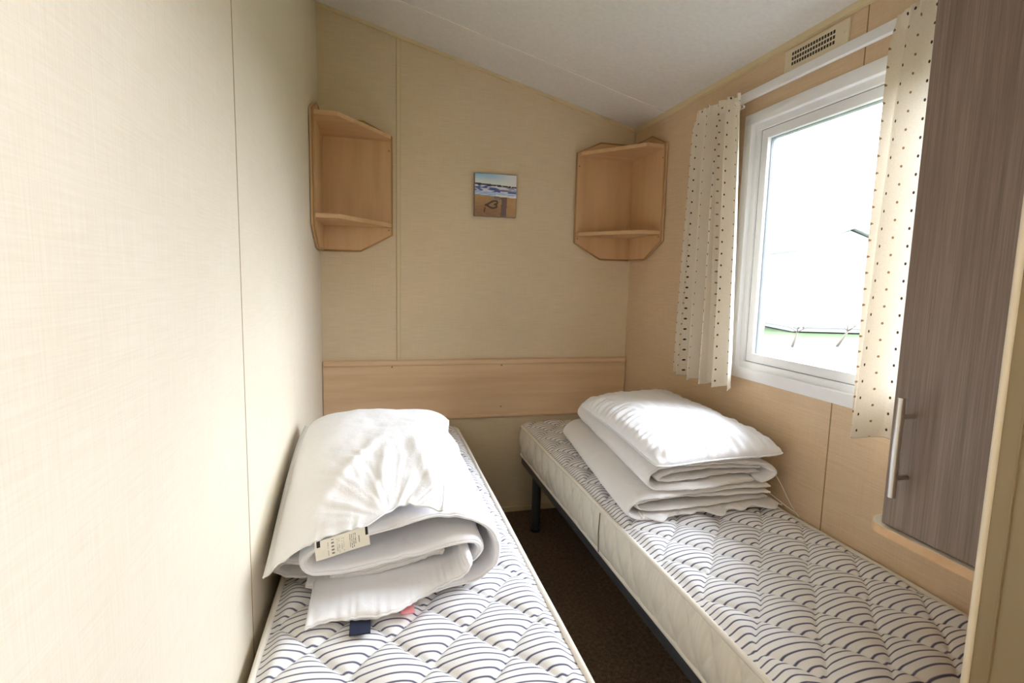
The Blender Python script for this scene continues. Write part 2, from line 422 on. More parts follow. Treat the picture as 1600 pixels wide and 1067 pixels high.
# curtain rail
ct = MB().box((W - 0.052, -1.93, 2.035), (W - 0.034, -0.70, 2.066), 0.002)
tr = thing('curtain_rail', 'white plastic curtain rail running above the window', 'curtain rail', (W, -1.3, 2.05))
auto_smooth(ct.build('rail', M['track'], tr))
for y in (-0.80, -1.85):
    auto_smooth(MB().box((W - 0.036, y - 0.012, 2.038), (W, y + 0.012, 2.062), 0.002).build('bracket', M['track'], tr))

# air vent
vt = thing('air_vent', 'beige plastic air vent with rows of square holes above the window', 'air vent', (W, -1.29, 2.125))
auto_smooth(MB().box((W - 0.008, -1.425, 2.090), (W, -1.155, 2.163), 0.003).build('vent_plate', M['vent'], vt))
mb = MB()
for i in range(16):
    for k in range(3):
        y = -1.195 - i * 0.0116; z = 2.1095 + k * 0.0165
        mb.box((W - 0.0086, y - 0.0038, z - 0.0052), (W - 0.004, y + 0.0038, z + 0.0052))
mb.build('vent_holes', M['hole'], vt)  # raised dark blocks stand in for the shade inside the holes
for y in (-1.172, -1.408):
    auto_smooth(MB().tube([(W - 0.0065, y, 2.126), (W - 0.0098, y, 2.126)], [0.004, 0.003], 10).build('screw', M['vent'], vt))

# ------------------------------------------------------------------ curtains
def curtain(name, label, ya_top, yb_top, ya_bot, yb_bot, z0, z1, nf, seed, cloth_w, flare, deep=1.0):
    rnd = random.Random(seed); NU, NV = 150, 96
    ph = [rnd.uniform(-0.5, 0.5) for _ in range(6)]
    root = thing(name, label, 'curtain', (W - 0.045, (ya_top + yb_top) / 2, z0), 'spotted curtains at the window')
    mb = MB()
    def P(i, j):
        s = i / (NU - 1); t = j / (NV - 1)          # t: 0 bottom .. 1 top
        z = z0 + (z1 - z0) * t
        k = t ** 1.3
        y = (ya_bot + (yb_bot - ya_bot) * s) * (1 - k) + (ya_top + (yb_top - ya_top) * s) * k
        hd = sm(0.955, 0.985, t)                   # gathered header
        warp = s + 0.035 * math.sin(2 * PI * s * 1.5 + ph[0]) + 0.02 * (1 - t) * math.sin(2 * PI * s * 2.3 + ph[1] * 4)
        amp = (0.020 + 0.014 * (1 - t)) * (0.75 + 0.35 * math.sin(5 * s + ph[2] * 5)) * deep
        f = math.sin(2 * PI * nf * warp + ph[3] + 0.5 * (1 - t))
        f = f * (1.25 - 0.25 * f * f)
        x = W - 0.082 + amp * f * (1 - 0.55 * hd)
        y += 0.35 * amp * math.cos(2 * PI * nf * warp * 1.0 + ph[3]) * (1 - 0.5 * hd)
        if hd > 0:
            x += hd * 0.007 * math.sin(2 * PI * nf * 2.6 * s + 1.3)
            z += hd * (0.006 * math.sin(2 * PI * nf * 1.4 * s + ph[4]) + flare * (s - 0.5))
        pinch = math.exp(-((t - 0.958) / 0.012) ** 2)
        x += 0.006 * pinch
        x += 0.003 * fr((s * 6, z * 2, seed), 1.0, 2)
        z += (1 - t) * 0.012 * math.sin(2 * PI * nf * s + 0.7) * sm(0.3, 0.0, t) * 0.4
        return Vector((x, y, z))
    cols = cloth_w / 0.088; rows = (z1 - z0) / 0.046
    mb.grid(P, NU, NV, uv=lambda i, j: (i / (NU - 1) * cols, j / (NV - 1) * rows))
    cl = mb.build('curtain_cloth', M['curtain'], root, smooth=True)
    # hem band at the bottom edge
    mb = MB()
    pts = [P(i, 0) for i in range(NU)]
    mb.tube(pts, 0.0018, 6); mb.build('hem', M['curtain_hem'], root, smooth=True)
    # header tape behind the gathers
    mb = MB()
    mb.tube([P(i, int(NV * 0.958)) + Vector((0.014, 0, 0)) for i in range(0, NU, 2)], 0.003, 6); mb.build('header_tape', M['track'], root, smooth=True)
    return root
curtain('curtain', 'cream spotted curtain gathered at the far side of the window, near the corner shelf', -0.735, -1.02, -0.70, -1.085, 0.928, 2.062, 4.6, 4, 0.80, -0.015, 1.45)
curtain('curtain', 'cream spotted curtain at the near side of the window, beside the grey cupboard door', -1.655, -1.90, -1.625, -1.90, 0.918, 2.058, 3.0, 11, 0.56, 0.0, 1.8)

# ------------------------------------------------------------------ headboard
hb = thing('headboard', 'long light beech headboard panel fixed across the back wall behind both beds', 'headboard', (W / 2, 0, 0.57))
MB().box((0.003, -0.016, 0.585), (W - 0.008, -0.0045, 0.875)).build('panel', M['wood_h'], hb)
mb = MB(); mb.box((0.002, -0.030, 0.868), (W - 0.007, -0.0045, 0.898), 0.010, 4); auto_smooth(mb.build('top_rail', M['wood_h'], hb))
mb = MB(); mb.box((0.002, -0.026, 0.568), (W - 0.007, -0.0045, 0.590), 0.008, 4); auto_smooth(mb.build('bottom_rail', M['wood_h'], hb))
for x in (0.945, 0.35):
    for z in (0.862, 0.628):
        MB().tube([(x, -0.0155, z), (x, -0.0168, z)], 0.0045, 10).build('screw_cap', M['screw'], hb)

# ------------------------------------------------------------------ corner shelves
def corner_shelf(label, cx, sgn, side_d):
    """cx: wall corner x; sgn: +1 goes to +x along the back wall, -1 to -x"""
    root = thing('corner_shelf', label, 'shelf', (cx, 0, 1.46), 'corner shelf units')
    X = lambda u: cx + sgn * u
    T = 0.016
    BW, SD = 0.352, side_d
    prof = [(0.012, 1.462), (0.195, 1.462), (BW, 1.548), (BW, 2.035), (0.215, 2.098), (0.012, 2.098)]
    o = MB().prism([(X(a), z) for a, z in prof], 'y', -T - 0.005, -0.005).build('back_board', M['wood_v'], root)
    k = SD / BW
    prof2 = [(0.005 + T, 1.462), (0.195 * k, 1.462), (SD, 1.548), (SD, 2.035), (0.215 * k, 2.098), (0.005 + T, 2.098)]
    MB().prism([(-a, z) for a, z in prof2], 'x', X(0.003), X(0.003 + T)).build('side_board', M['wood_v'], root)
    # darker edging that follows the visible outline of both boards
    def edging(pts, name='edging'):
        mb = MB(); mb.tube(pts, 0.0048, 8); return mb.build(name, M['wood_e'], root, smooth=True)
    yb = -T - 0.003
    edging([(X(a), yb, z) for a, z in prof[0:]])
    edging([(X(0.003 + T - 0.002), -a, z) for a, z in prof2])
    def shelf(z, n):
        sh = [(0.019, T + 0.006), (BW - 0.006, T + 0.006), (BW - 0.006, 0.070), (0.115, SD - 0.012), (0.019, SD - 0.012)]
        s_ = MB().prism([(X(a), -b) for a, b in sh], 'z', z - 0.018, z).build('shelf_board', M['wood_s'], root)
        # banding strip along the front edges
        fr_ = [(X(a), -b) for a, b in sh[1:]]
        mb = MB()
        for (p, q) in zip(fr_[:-1], fr_[1:]):
            d = Vector((q[0] - p[0], q[1] - p[1])).normalized(); nrm = Vector((d.y, -d.x)) * (0.0006 if sgn < 0 else -0.0006)
            quad = [p, q, (q[0] + nrm.x, q[1] + nrm.y), (p[0] + nrm.x, p[1] + nrm.y)]
            mb.prism(quad, 'z', z - 0.0182, z + 0.0002)
        mb.build('edge_band', M['wood_s'], s_)
    shelf(2.030, 0); shelf(1.602, 1)
    for u, z in ((BW - 0.014, 1.965), (BW - 0.016, 1.572)):
        MB().tube([(X(u), -T - 0.0045, z), (X(u), -T - 0.0065, z)], 0.0042, 10).build('screw_cap', M['screw'], root)
        MB().tube([(X(0.003 + T - 0.0005), -(u * k), z), (X(0.003 + T + 0.0015), -(u * k), z)], 0.0042, 10).build('screw_cap', M['screw'], root)
    return root
corner_shelf('light beech corner shelf unit high in the left corner by the linen wall', 0.0, 1, 0.40)
corner_shelf('light beech corner shelf unit in the right corner beside the curtain', W - 0.001, -1, 0.372)

# ------------------------------------------------------------------ picture (generic beach print)
pc = thing('canvas_picture', 'small square canvas print of a beach with a heart drawn in the sand', 'picture', (0.90, 0, 1.781))
def picture():
    x0, x1, z0, z1, yf = 0.776, 1.005, 1.668, 1.890, -0.030
    auto_smooth(MB().box((x0, yf + 0.0008, z0), (x1, 0, z1), 0.002).build('canvas', plain('canvas edge', (0.25, 0.20, 0.16), 0.7), pc))
    n = 84; bm = bmesh.new(); cl = bm.loops.layers.float_color.new('print')
    heart = []
    for k in range(120):
        t = 2 * PI * k / 120
        hx = 16 * math.sin(t) ** 3; hy = 13 * math.cos(t) - 5 * math.cos(2*t) - 2 * math.cos(3*t) - math.cos(4*t)
        # lying on its side, squashed by perspective
        a = hx / 16 * 0.085; b_ = hy / 17 * 0.17
        heart.append((0.42 + b_ * 0.98 + a * 0.15, 0.275 + a - b_ * -0.10))
    def colour(u, v):
        nz = noise.noise(Vector((u * 9, v * 30, 0.3))); n2 = noise.noise(Vector((u * 22, v * 40, 4.0)))
        tilt = v + 0.05 * u
        if tilt > 0.775:
            k = sm(0.78, 1.05, tilt)
            c = Vector((0.62, 0.68, 0.68)).lerp(Vector((0.16, 0.42, 0.68)), k * (1.05 - 0.75 * u))
            return c.lerp(Vector((0.72, 0.70, 0.72)), sm(0.4, 1.0, u) * 0.6)
        if tilt > 0.735: return Vector((0.03, 0.035, 0.05)) if n2 < 0.32 or u < .4 else Vector((0.6, 0.58, 0.6))
        if tilt > 0.50:
            a = sm(-0.15, 0.25, nz + 0.35 * math.sin(tilt * 62 + 3 * u))
            c = Vector((0.05, 0.09, 0.28)).lerp(Vector((0.62, 0.62, 0.74)), a)
            if tilt < 0.60: c = c.lerp(Vector((0.42, 0.58, 0.80)), 0.75)
            if tilt < 0.545 and u > 0.5: c = Vector((0.76, 0.74, 0.80))
            return c.lerp(Vector((0.70, 0.66, 0.74)), 0.4 * sm(0.4, 0.9, u) * sm(0.6, 0.7, tilt))
        c = Vector((0.36, 0.22, 0.10)).lerp(Vector((0.24, 0.13, 0.07)), sm(0.45, 0.0, v))
        c = c.lerp(Vector((0.52, 0.34, 0.16)), sm(0.5, 0.9, u) * 0.5 + 0.15 * nz)
        if (0.62 + 0.06 * v < u < 0.76 + 0.04 * v and v < 0.47) or (0.47 < u < 0.74 and 0.40 < v < 0.50 and n2 < 0.25): c = c.lerp(Vector((0.10, 0.07, 0.085)), 0.8)
        if 0.38 < u < 0.62 and 0.32 < v < 0.46: c = c.lerp(Vector((0.22, 0.19, 0.17)), 0.45)
        d = min(math.hypot(u - p[0], v - p[1]) for p in heart)
        if d < 0.022: c = Vector((0.07, 0.04, 0.03))
        if abs(u - (0.245 + (0.20 - v) * -0.15)) < 0.018 and 0.08 < v < 0.20: c = Vector((0.09, 0.05, 0.035))
        return c
    vv = [[bm.verts.new((x0 + 0.002 + (x1 - x0 - 0.004) * i / n, yf, z0 + 0.002 + (z1 - z0 - 0.004) * j / n)) for j in range(n + 1)] for i in range(n + 1)]
    for i in range(n):
        for j in range(n):
            f = bm.faces.new((vv[i][j], vv[i+1][j], vv[i+1][j+1], vv[i][j+1])); c = colour((i + .5) / n, (j + .5) / n)
            for lp in f.loops: lp[cl] = (min(.9, max(0, c.x * 1.2)), min(.9, max(0, c.y * 1.2)), min(.9, max(0, c.z * 1.2)), 1)
    me = bpy.data.meshes.new('print'); bm.to_mesh(me); bm.free(); link('print', me, M['print'], pc)
picture()

# ------------------------------------------------------------------ cupboard over the foot of the bed
CX0, CYF = 1.362, -1.985
cb = thing('wall_cupboard', 'grey-brown woodgrain cupboard hung on the right wall above the bed', 'cupboard', (1.53, -2.14, 0.80))
auto_smooth(MB().box((CX0, YD + 0.002, 0.822), (W - 0.001, CYF - 0.004, 2.185), 0.001).build('carcass', M['grey_wood'], cb))
dr = auto_smooth(MB().box((CX0 - 0.019, YD + 0.004, 0.826), (CX0 - 0.001, CYF, 2.20), 0.0025, 3).build('door', M['grey_wood'], cb))
mb = MB(); mb.tube([(1.308, -2.030, 0.905), (1.308, -2.030, 1.115)], 0.0075, 16)
hn = auto_smooth(mb.build('handle', M['steel'], dr))
for z in (0.945, 1.075): auto_smooth(MB().tube([(1.308, -2.030, z), (CX0 - 0.019, -2.030, z)], 0.005, 12).build('handle_post', M['steel'], hn))
# base board with a rounded end
r = 0.05; xs, yn = 1.335, -1.944
arc = [(xs + r - r * math.cos(a), yn - r + r * math.sin(a)) for a in [i * PI / 2 / 10 for i in range(11)]]
pts = [(W - 0.001, YD + 0.002), (xs, YD + 0.002)] + arc + [(W - 0.001, yn)]
b1 = MB().prism(pts, 'z', 0.8025, 0.8215)
bo = auto_smooth(b1.build('base_board', M['wood_s'], cb))
ins = [(W - 0.001, YD + 0.003), (xs + 0.001, YD + 0.003)] + [(p[0] + 0.0006, p[1] - 0.0006) for p in arc] + [(W - 0.001, yn - 0.001)]
MB().prism(ins, 'z', 0.8214, 0.8222).build('base_top', M['lit_top'], bo)  # pale sheet: window glow on the wood top put into its colour

# ------------------------------------------------------------------ beds
def rrect(x0, x1, y0, y1, r, n=10, step=0.012):
    """rounded rectangle outline, densely sampled, with arc length"""
    pts = []
    cs = [((x1 - r, y1 - r), 0), ((x0 + r, y1 - r), PI/2), ((x0 + r, y0 + r), PI), ((x1 - r, y0 + r), 3*PI/2)]
    raw = []
    for (c, a0) in cs:
        for i in range(n + 1):
            a = a0 + PI/2 * i / n; raw.append(Vector((c[0] + r * math.cos(a), c[1] + r * math.sin(a))))
    out = []
    for i, p in enumerate(raw):
        q = raw[(i + 1) % len(raw)]; L = (q - p).length; k = max(1, int(L / step))
        for t in range(k): out.append(p.lerp(q, t / k))
    return out
def mattress(label, x0, x1, y0, y1, nx, ny, seed):
    root = thing('mattress', label, 'mattress', ((x0 + x1) / 2, (y0 + y1) / 2, 0.355), 'single mattresses')
    R = 0.085; PX, PY = 0.166, 0.20
    NX, NY = 160, 480
    cxm, cym, hw, hl = (x0 + x1) / 2, (y0 + y1) / 2, (x1 - x0) / 2 - 0.004, (y1 - y0) / 2 - 0.004
    def quilt(x, y):
        # gently wavy lattice of stitched lines
        xx = x + 0.006 * math.sin(2 * PI * (y - ny) / PY); 
        a = (xx - nx) / PX + (y - ny) / PY; b = (xx - nx) / PX - (y - ny) / PY
        s = abs(math.sin(PI * a)) * abs(math.sin(PI * b))
        g = min(abs(a - round(a)), abs(b - round(b))) * 0.128      # metres to the nearest stitched line
        return math.sqrt(s + 1e-9) ** 1.0 - 0.22 * math.exp(-(g / 0.007) ** 2)
    def P(i, j):
        u = 2 * i / (NX - 1) - 1; v = 2 * j / (NY - 1) - 1
        # denser at the rim
        u = math.copysign(1 - (1 - abs(u)) ** 1.25, u)
        y = v * hl; d = hl - abs(y)
        wd = hw - (R - math.sqrt(max(0, R * R - (R - d) ** 2)) if d < R else 0)
        x = u * wd
        de = min(wd - abs(x), hl - abs(y))
        q = quilt(cxm + x, cym + y)
        rim = sm(0, 0.05, de)
        z = ZM - 0.012 * (1 - sm(0, 0.035, de)) + 0.0145 * q * (0.25 + 0.75 * rim)
        z += 0.0022 * fr((x, y, seed), 9, 2) * rim
        return Vector((cxm + x, cym + y, z))
    def uv(i, j):
        p = P(i, j); q = quilt(p.x, p.y)
        return (p.x, (p.y - 0.003 * q + 0.0015 * fr((p.x, p.y, seed), 5, 2)) / 0.0197)
    cache = {}
    def Pc(i, j):
        if (i, j) not in cache: cache[(i, j)] = P(i, j)
        return cache[(i, j)]
    mb = MB(); mb.grid(Pc, NX, NY, uv=uv)
    mb.build('quilted_top', M['ticking'], root, smooth=True)
    # border
    out = rrect(x0, x1, y0, y1, R, 14, 0.006); n = len(out)
    acc = [0]
    for i in range(n): acc.append(acc[-1] + (out[(i + 1) % n] - out[i]).length)
    NZ = 30; zb = 0.372; zt = ZM - 0.012
    def B(i, k):
        p = out[i]; t = out[(i + 1) % n] - out[i - 1]; nr = Vector((t.y, -t.x)).normalized()
        f = k / (NZ - 1); z = zb + (zt - zb) * f
        a = acc[i] / 0.105 + f * 0.80; b = acc[i] / 0.105 - f * 0.80
        q = math.sqrt(abs(math.sin(PI * a)) * (0.45 + 0.55 * abs(math.sin(PI * b))) + 1e-9)
        g = min(abs(a - round(a)), 1.6 * abs(b - round(b))) * 0.07
        q -= 0.35 * math.exp(-(g / 0.005) ** 2)
        o = 0.004 * math.sin(PI * f) + 0.0125 * q * math.sin(PI * f) ** 0.6
        return Vector((p.x + nr.x * o, p.y + nr.y * o, z))
    mb = MB(); mb.grid(B, n, NZ, closed_u=True, uv=lambda i, k: (acc[min(i, n)], k / (NZ - 1) * 0.17))
    bd = mb.build('border', M['border'], root, smooth=True)
    # upright seam on the border facing the gap
    sxm = x0 if x0 > 0.5 else x1
    sg = -1 if x0 > 0.5 else 1
    MB().tube([(sxm + sg * 0.0125, -1.20, zb + 0.006), (sxm + sg * 0.0155, -1.20, (zb + zt) / 2), (sxm + sg * 0.0125, -1.20, zt - 0.006)], 0.002, 6).build('border_seam', plain('dark stitching', (0.16, 0.13, 0.10), 0.8), bd)
    # bottom panel
    mb = MB(); f = [mb.bm.verts.new((p.x, p.y, zb - 0.004)) for p in out]; mb.bm.faces.new(f); mb.build('underside', M['border'], root)
    for z, nm in ((zt + 0.001, 'top_piping'), (zb - 0.002, 'bottom_piping')):
        mb = MB(); mb.tube([(p.x, p.y, z + 0.0012 * math.sin(a * 9)) for p, a in zip(out, acc)], 0.0078, 8, closed=True)
        mb.build(nm, M['piping'], root, smooth=True)
    return root
LX0, LX1, RX0, RX1 = 0.030, 0.690, 1.048, 1.686
Y0M, Y1M = -2.13, -0.034
mattress('blue and white striped quilted mattress on the left bed, against the wall without a window', LX0, LX1, Y0M, Y1M, 0.217, -1.845, 1.0)
mattress('blue and white striped quilted mattress on the right, under the window', RX0, RX1, Y0M, Y1M, 1.241, -1.557, 2.0)

def bed_frame(label, x0, x1, y0, y1):
    root = thing('bed_frame', label, 'bed frame', ((x0 + x1) / 2, (y0 + y1) / 2, 0), 'steel bed frames')
    z0, z1 = 0.305, 0.345
    for x in (x0, x1 - 0.025): auto_smooth(MB().box((x, y0, z0), (x + 0.025, y1, z1), 0.004).build('side_rail', M['frame'], root))
    for y in (y0, y1 - 0.025): auto_smooth(MB().box((x0 + 0.025, y, z0), (x1 - 0.025, y + 0.025, z1), 0.004).build('end_rail', M['frame'], root))
    for x in (x0 + 0.032, x1 - 0.032):
        for y in (y0 + 0.20, y1 - 0.20):
            lg = auto_smooth(MB().tube([(x, y, 0.012), (x, y, z0 + 0.012)], 0.024, 20).build('leg', M['frame'], root))
            auto_smooth(MB().tube([(x, y, 0.0), (x, y, 0.014)], 0.0255, 20).build('foot_cap', M['black'], lg))
    n = 14
    for i in range(n):
        y = y0 + 0.09 + (y1 - y0 - 0.18) * i / (n - 1)
        s_ = MB()
        s_.box((x0 + 0.028, y - 0.028, z1 + 0.003), (x1 - 0.028, y + 0.028, z1 + 0.012), 0.002); so = s_.build('slat', M['slat'], root)
        for xx in (x0 + 0.004, x1 - 0.044): auto_smooth(MB().box((xx, y - 0.034, z1 - 0.002), (xx + 0.040, y + 0.034, z1 + 0.0215), 0.004).build('slat_holder', M['black'], so))
    return root
bed_frame('dark grey steel bed frame under the left mattress', LX0 + 0.02, LX1 - 0.02, Y0M + 0.03, Y1M - 0.03)
bed_frame('dark grey steel bed frame with round legs under the right mattress', RX0 + 0.012, RX1 - 0.02, Y0M + 0.03, Y1M - 0.03)

# ------------------------------------------------------------------ bedding helpers
def catmull(pts, n):
    P = [Vector(p) for p in pts]; m = len(P); out = []
    L = [0]
    for i in range(m - 1): L.append(L[-1] + (P[i+1].xy - P[i].xy).length if len(P[i]) >= 2 else 0)
    tot = L[-1]
    for k in range(n):
        s = tot * k / (n - 1); i = 0
        while i < m - 2 and L[i+1] < s: i += 1
        t = (s - L[i]) / max(1e-9, L[i+1] - L[i])
        p0, p1, p2, p3 = P[max(i-1, 0)], P[i], P[i+1], P[min(i+2, m-1)]
        out.append(0.5 * ((2 * p1) + (p2 - p0) * t + (2*p0 - 5*p1 + 4*p2 - p3) * t*t + (3*p1 - p0 - 3*p2 + p3) * t*t*t))
    return out
def ribbon(mb, path, thick, yf, yb, NS, NY, wr, seed, shear=None, floor_z=None, flat_end=(True, True)):
    """puffy folded quilt layer: a thick ribbon with cross-section 'path' in (x, z), running along y.
    yf/yb: front / back y as functions of the path parameter."""
    C = catmull(path, NS)
    nor = []
    for i in range(NS):
        t = C[min(i+1, NS-1)] - C[max(i-1, 0)]; nor.append(Vector((-t.y, t.x)).normalized())
    th = thick if callable(thick) else (lambda s: thick)
    K = 2 * NS
    def P(k, j):
        if k < NS: i, side = k, 1
        else: i, side = 2 * NS - 1 - k, -1
        s = i / (NS - 1); v = j / (NY - 1)
        # denser rows near the front hem
        vv = v ** 1.35
        y = yf(s) + (yb(s) - yf(s)) * vv
        L = abs(yb(s) - yf(s)); dF = vv * L; dB = (1 - vv) * L
        h = th(s) / 2
        e = min(1.0, dF / 0.035); e2 = min(1.0, dB / 0.035)
        puff = (0.30 + 0.70 * math.sqrt(max(0, 1 - (1 - e) ** 2))) * (0.30 + 0.70 * math.sqrt(max(0, 1 - (1 - e2) ** 2)))
        es = min(s, 1 - s) * NS * 0.012
        puff *= 0.35 + 0.65 * math.sqrt(max(0, 1 - (1 - min(1, es / 0.03)) ** 2))
        c = C[i]; n = nor[i]
        q = Vector((c.x, y, c.y)) * 1.0
        a = fr((q.x * 0.8 + seed, q.y * 0.9, q.z + side * 3.7), 6.5, 3) * wr
        cr = max(0, ridge((q.x * 1.4 + seed, q.y * 1.1, q.z * 1.4 + side * 5.0), 7.0)) ** 3 * wr * 0.8
        hem = math.exp(-dF / 0.05) * 0.010 * math.sin(60 * s * 1.7 + 6 * fr((s * 9, seed, 0), 1, 2))
        off = side * (h * puff + cr * 0.5 - 0.3 * wr) + a * 0.8 + hem * 0.12
        x = c.x + n.x * off; z = c.y + n.y * off
        y += (0.010 * fr((s * 7 + seed, side * 0.2, 0.1), 1.0, 2)) * math.exp(-dF / 0.08)
        if shear: x, z = shear(x, y, z)
        if floor_z is not None and z < floor_z: z = floor_z
        z = max(z, ZF + 0.0005)
        return Vector((x, y, z))
    vs_ = mb.grid(P, K, NY, closed_u=True)
    for j in (0, NY - 1):       # close the two hems
        for i in range(NS - 1):
            a, b, c, d = vs_[i][j], vs_[i+1][j], vs_[2*NS-2-i][j], vs_[2*NS-1-i][j]
            mb.bm.faces.new((a, b, c, d) if j == 0 else (d, c, b, a))
    HEMS.append([(vs_[i][0].co + vs_[2*NS-1-i][0].co) * 0.5 + Vector((0, -0.0015, 0)) for i in range(0, NS)])
    return P
HEMS = []
def hem_seams(parent, mat):
    for h in HEMS: MB().tube(h, 0.0030, 6).build('hem_seam', mat, parent, smooth=True)
    HEMS.clear()

ZF = ZM + 0.0178       # resting height on the quilting
# ------------------------------------------------------------------ left duvet: rolled and folded
def left_shear(x, y, z):
    t = sm(-1.66, -0.5, y)
    # tapers towards the head end and slumps a little
    cxs = 0.30
    x2 = cxs + (x - cxs) * (1 + 0.0 * t)
    hgt = z - ZF
    if hgt > 0: hgt *= 1.0 - 0.06 * sm(0.35, 1.0, t)
    # soft saddle on the top surface
    return max(0.012, x2), ZF + hgt
dl = thing('duvet', 'white duvet rolled and folded on the left bed, under a flat pillow', 'duvet', (0.30, -1.1, ZF), 'folded duvets')
mb = MB()
NS1, NY1 = 190, 110
# outer wrap: left corner, over the top, round the right side and back underneath
spiral = [(0.10, 0.568), (0.30, 0.568), (0.45, 0.570), (0.520, 0.580), (0.562, 0.612), (0.572, 0.660), (0.548, 0.708), (0.49, 0.738), (0.40, 0.747), (0.30, 0.739), (0.20, 0.724), (0.138, 0.707), (0.108, 0.679), (0.128, 0.650), (0.19, 0.644), (0.29, 0.652), (0.39, 0.670), (0.46, 0.688), (0.508, 0.688), (0.526, 0.660), (0.508, 0.630), (0.47, 0.622)]
ribbon(mb, spiral, lambda s: 0.027, lambda s: -1.622 + 0.085 * sm(0.16, 0.0, s) + 0.030 * math.exp(-((s - 0.45) / 0.08) ** 2) - 0.012 * math.sin(14 * s) + 0.02 * sm(0.9, 1.0, s), lambda s: -0.72 + 0.02 * math.sin(9 * s), 250, 110, 0.0055, 1.7, left_shear)
# lowest flap reaching towards the camera
flap = [(0.118, 0.566), (0.18, 0.571), (0.27, 0.578), (0.37, 0.588), (0.44, 0.602), (0.476, 0.622), (0.490, 0.648), (0.484, 0.668)]
ribbon(mb, flap, 0.026, lambda s: -1.705 + 0.05 * sm(0.3, 0.9, s) + 0.012 * math.sin(11 * s), lambda s: -0.70, 110, 80, 0.0045, 8.9, left_shear)
# bundle squeezed between the roll and the wall
side = [(0.36, 0.566), (0.20, 0.566), (0.075, 0.569), (0.030, 0.595), (0.034, 0.628), (0.070, 0.645), (0.12, 0.642), (0.20, 0.64)]
ribbon(mb, side, 0.030, lambda s: -1.575 + 0.09 * math.exp(-((s - 0.5) / 0.22) ** 2), lambda s: -0.62, 90, 70, 0.006, 12.1, left_shear)
# filler layers inside the roll
ribbon(mb, [(0.16, 0.600), (0.28, 0.606), (0.40, 0.630), (0.44, 0.640)], 0.04, lambda s: -1.56, lambda s: -0.6, 50, 40, 0.004, 15.5, left_shear)
dob = mb.build('quilt', M['duvet'], dl, smooth=True)
hem_seams(dob, M['duvet'])

# care label on the hem of the upper layer
def cloth_label(name, A, Bv, down, parent, mat, ncol=60, nrow=22, art=None):
    """strip from A to Bv hanging along 'down'"""
    A, Bv, down = Vector(A), Vector(Bv), Vector(down); nrm = (Bv - A).cross(down).normalized()
    if nrm.y > 0: nrm = -nrm
    bm = bmesh.new(); cl = bm.loops.layers.float_color.new('print'); g = []
    for side in (0, 1):
        g.append([[bm.verts.new(A.lerp(Bv, i / ncol) + down * (j / nrow) + nrm * (0.0012 * (1 - side) + 0.004 * math.sin(PI * j / nrow * 0.9) + 0.002 * math.sin(i / ncol * 7))) for j in range(nrow + 1)] for i in range(ncol + 1)])
    for side in (0, 1):
        for i in range(ncol):
            for j in range(nrow):
                q = g[side]; f = bm.faces.new((q[i][j], q[i+1][j], q[i+1][j+1], q[i][j+1]))
                c = art((i + .5) / ncol, (j + .5) / nrow) if art and side == 0 else (0.80, 0.78, 0.70)
                for lp in f.loops: lp[cl] = (*c, 1)
    me = bpy.data.meshes.new(name); bm.to_mesh(me); bm.free()
    return link(name, me, mat, parent, True)
def care_art(u, v):
    base = (0.82, 0.80, 0.72); ink = (0.22, 0.21, 0.20); grey = (0.52, 0.51, 0.48)
    if (0.03 < u < 0.10 and v < 0.30) or (0.93 < u < 0.985 and v < 0.42): return (0.012, 0.012, 0.014)
    k = int(u * 60); r_ = random.Random(k * 31 + int(v * 22))
    # a column of wash symbols and blocks of small print set sideways
    if 0.305 < u < 0.345 and int(v * 22) % 4 in (1, 2) and 0.10 < v < 0.92: return ink
    if 0.235 < u < 0.255 and 0.15 < v < 0.9 and r_.random() < 0.5: return grey
    for c0 in (0.40, 0.44, 0.48, 0.52):
        if c0 < u < c0 + 0.017 and 0.12 < v < 0.9: return grey if r_.random() < 0.55 else base
    for c0, hi in ((0.625, 0.8), (0.66, 0.9), (0.70, 0.85), (0.735, 0.75)):
        if c0 < u < c0 + 0.018 and 0.12 < v < hi: return ink if r_.random() < 0.45 else grey
    if 0.795 < u < 0.815 and 0.30 < v < 0.68: return ink
    return base
auto_smooth(MB().box((0.213, -1.748, ZF + 0.004), (0.258, -1.66, ZF + 0.0085), 0.001).build('navy_tag', M['navy'], dl)); 
auto_smooth(MB().box((0.325, -1.700, ZF + 0.006), (0.356, -1.63, ZF + 0.009), 0.001).build('pink_tag', M['pink'], dl))

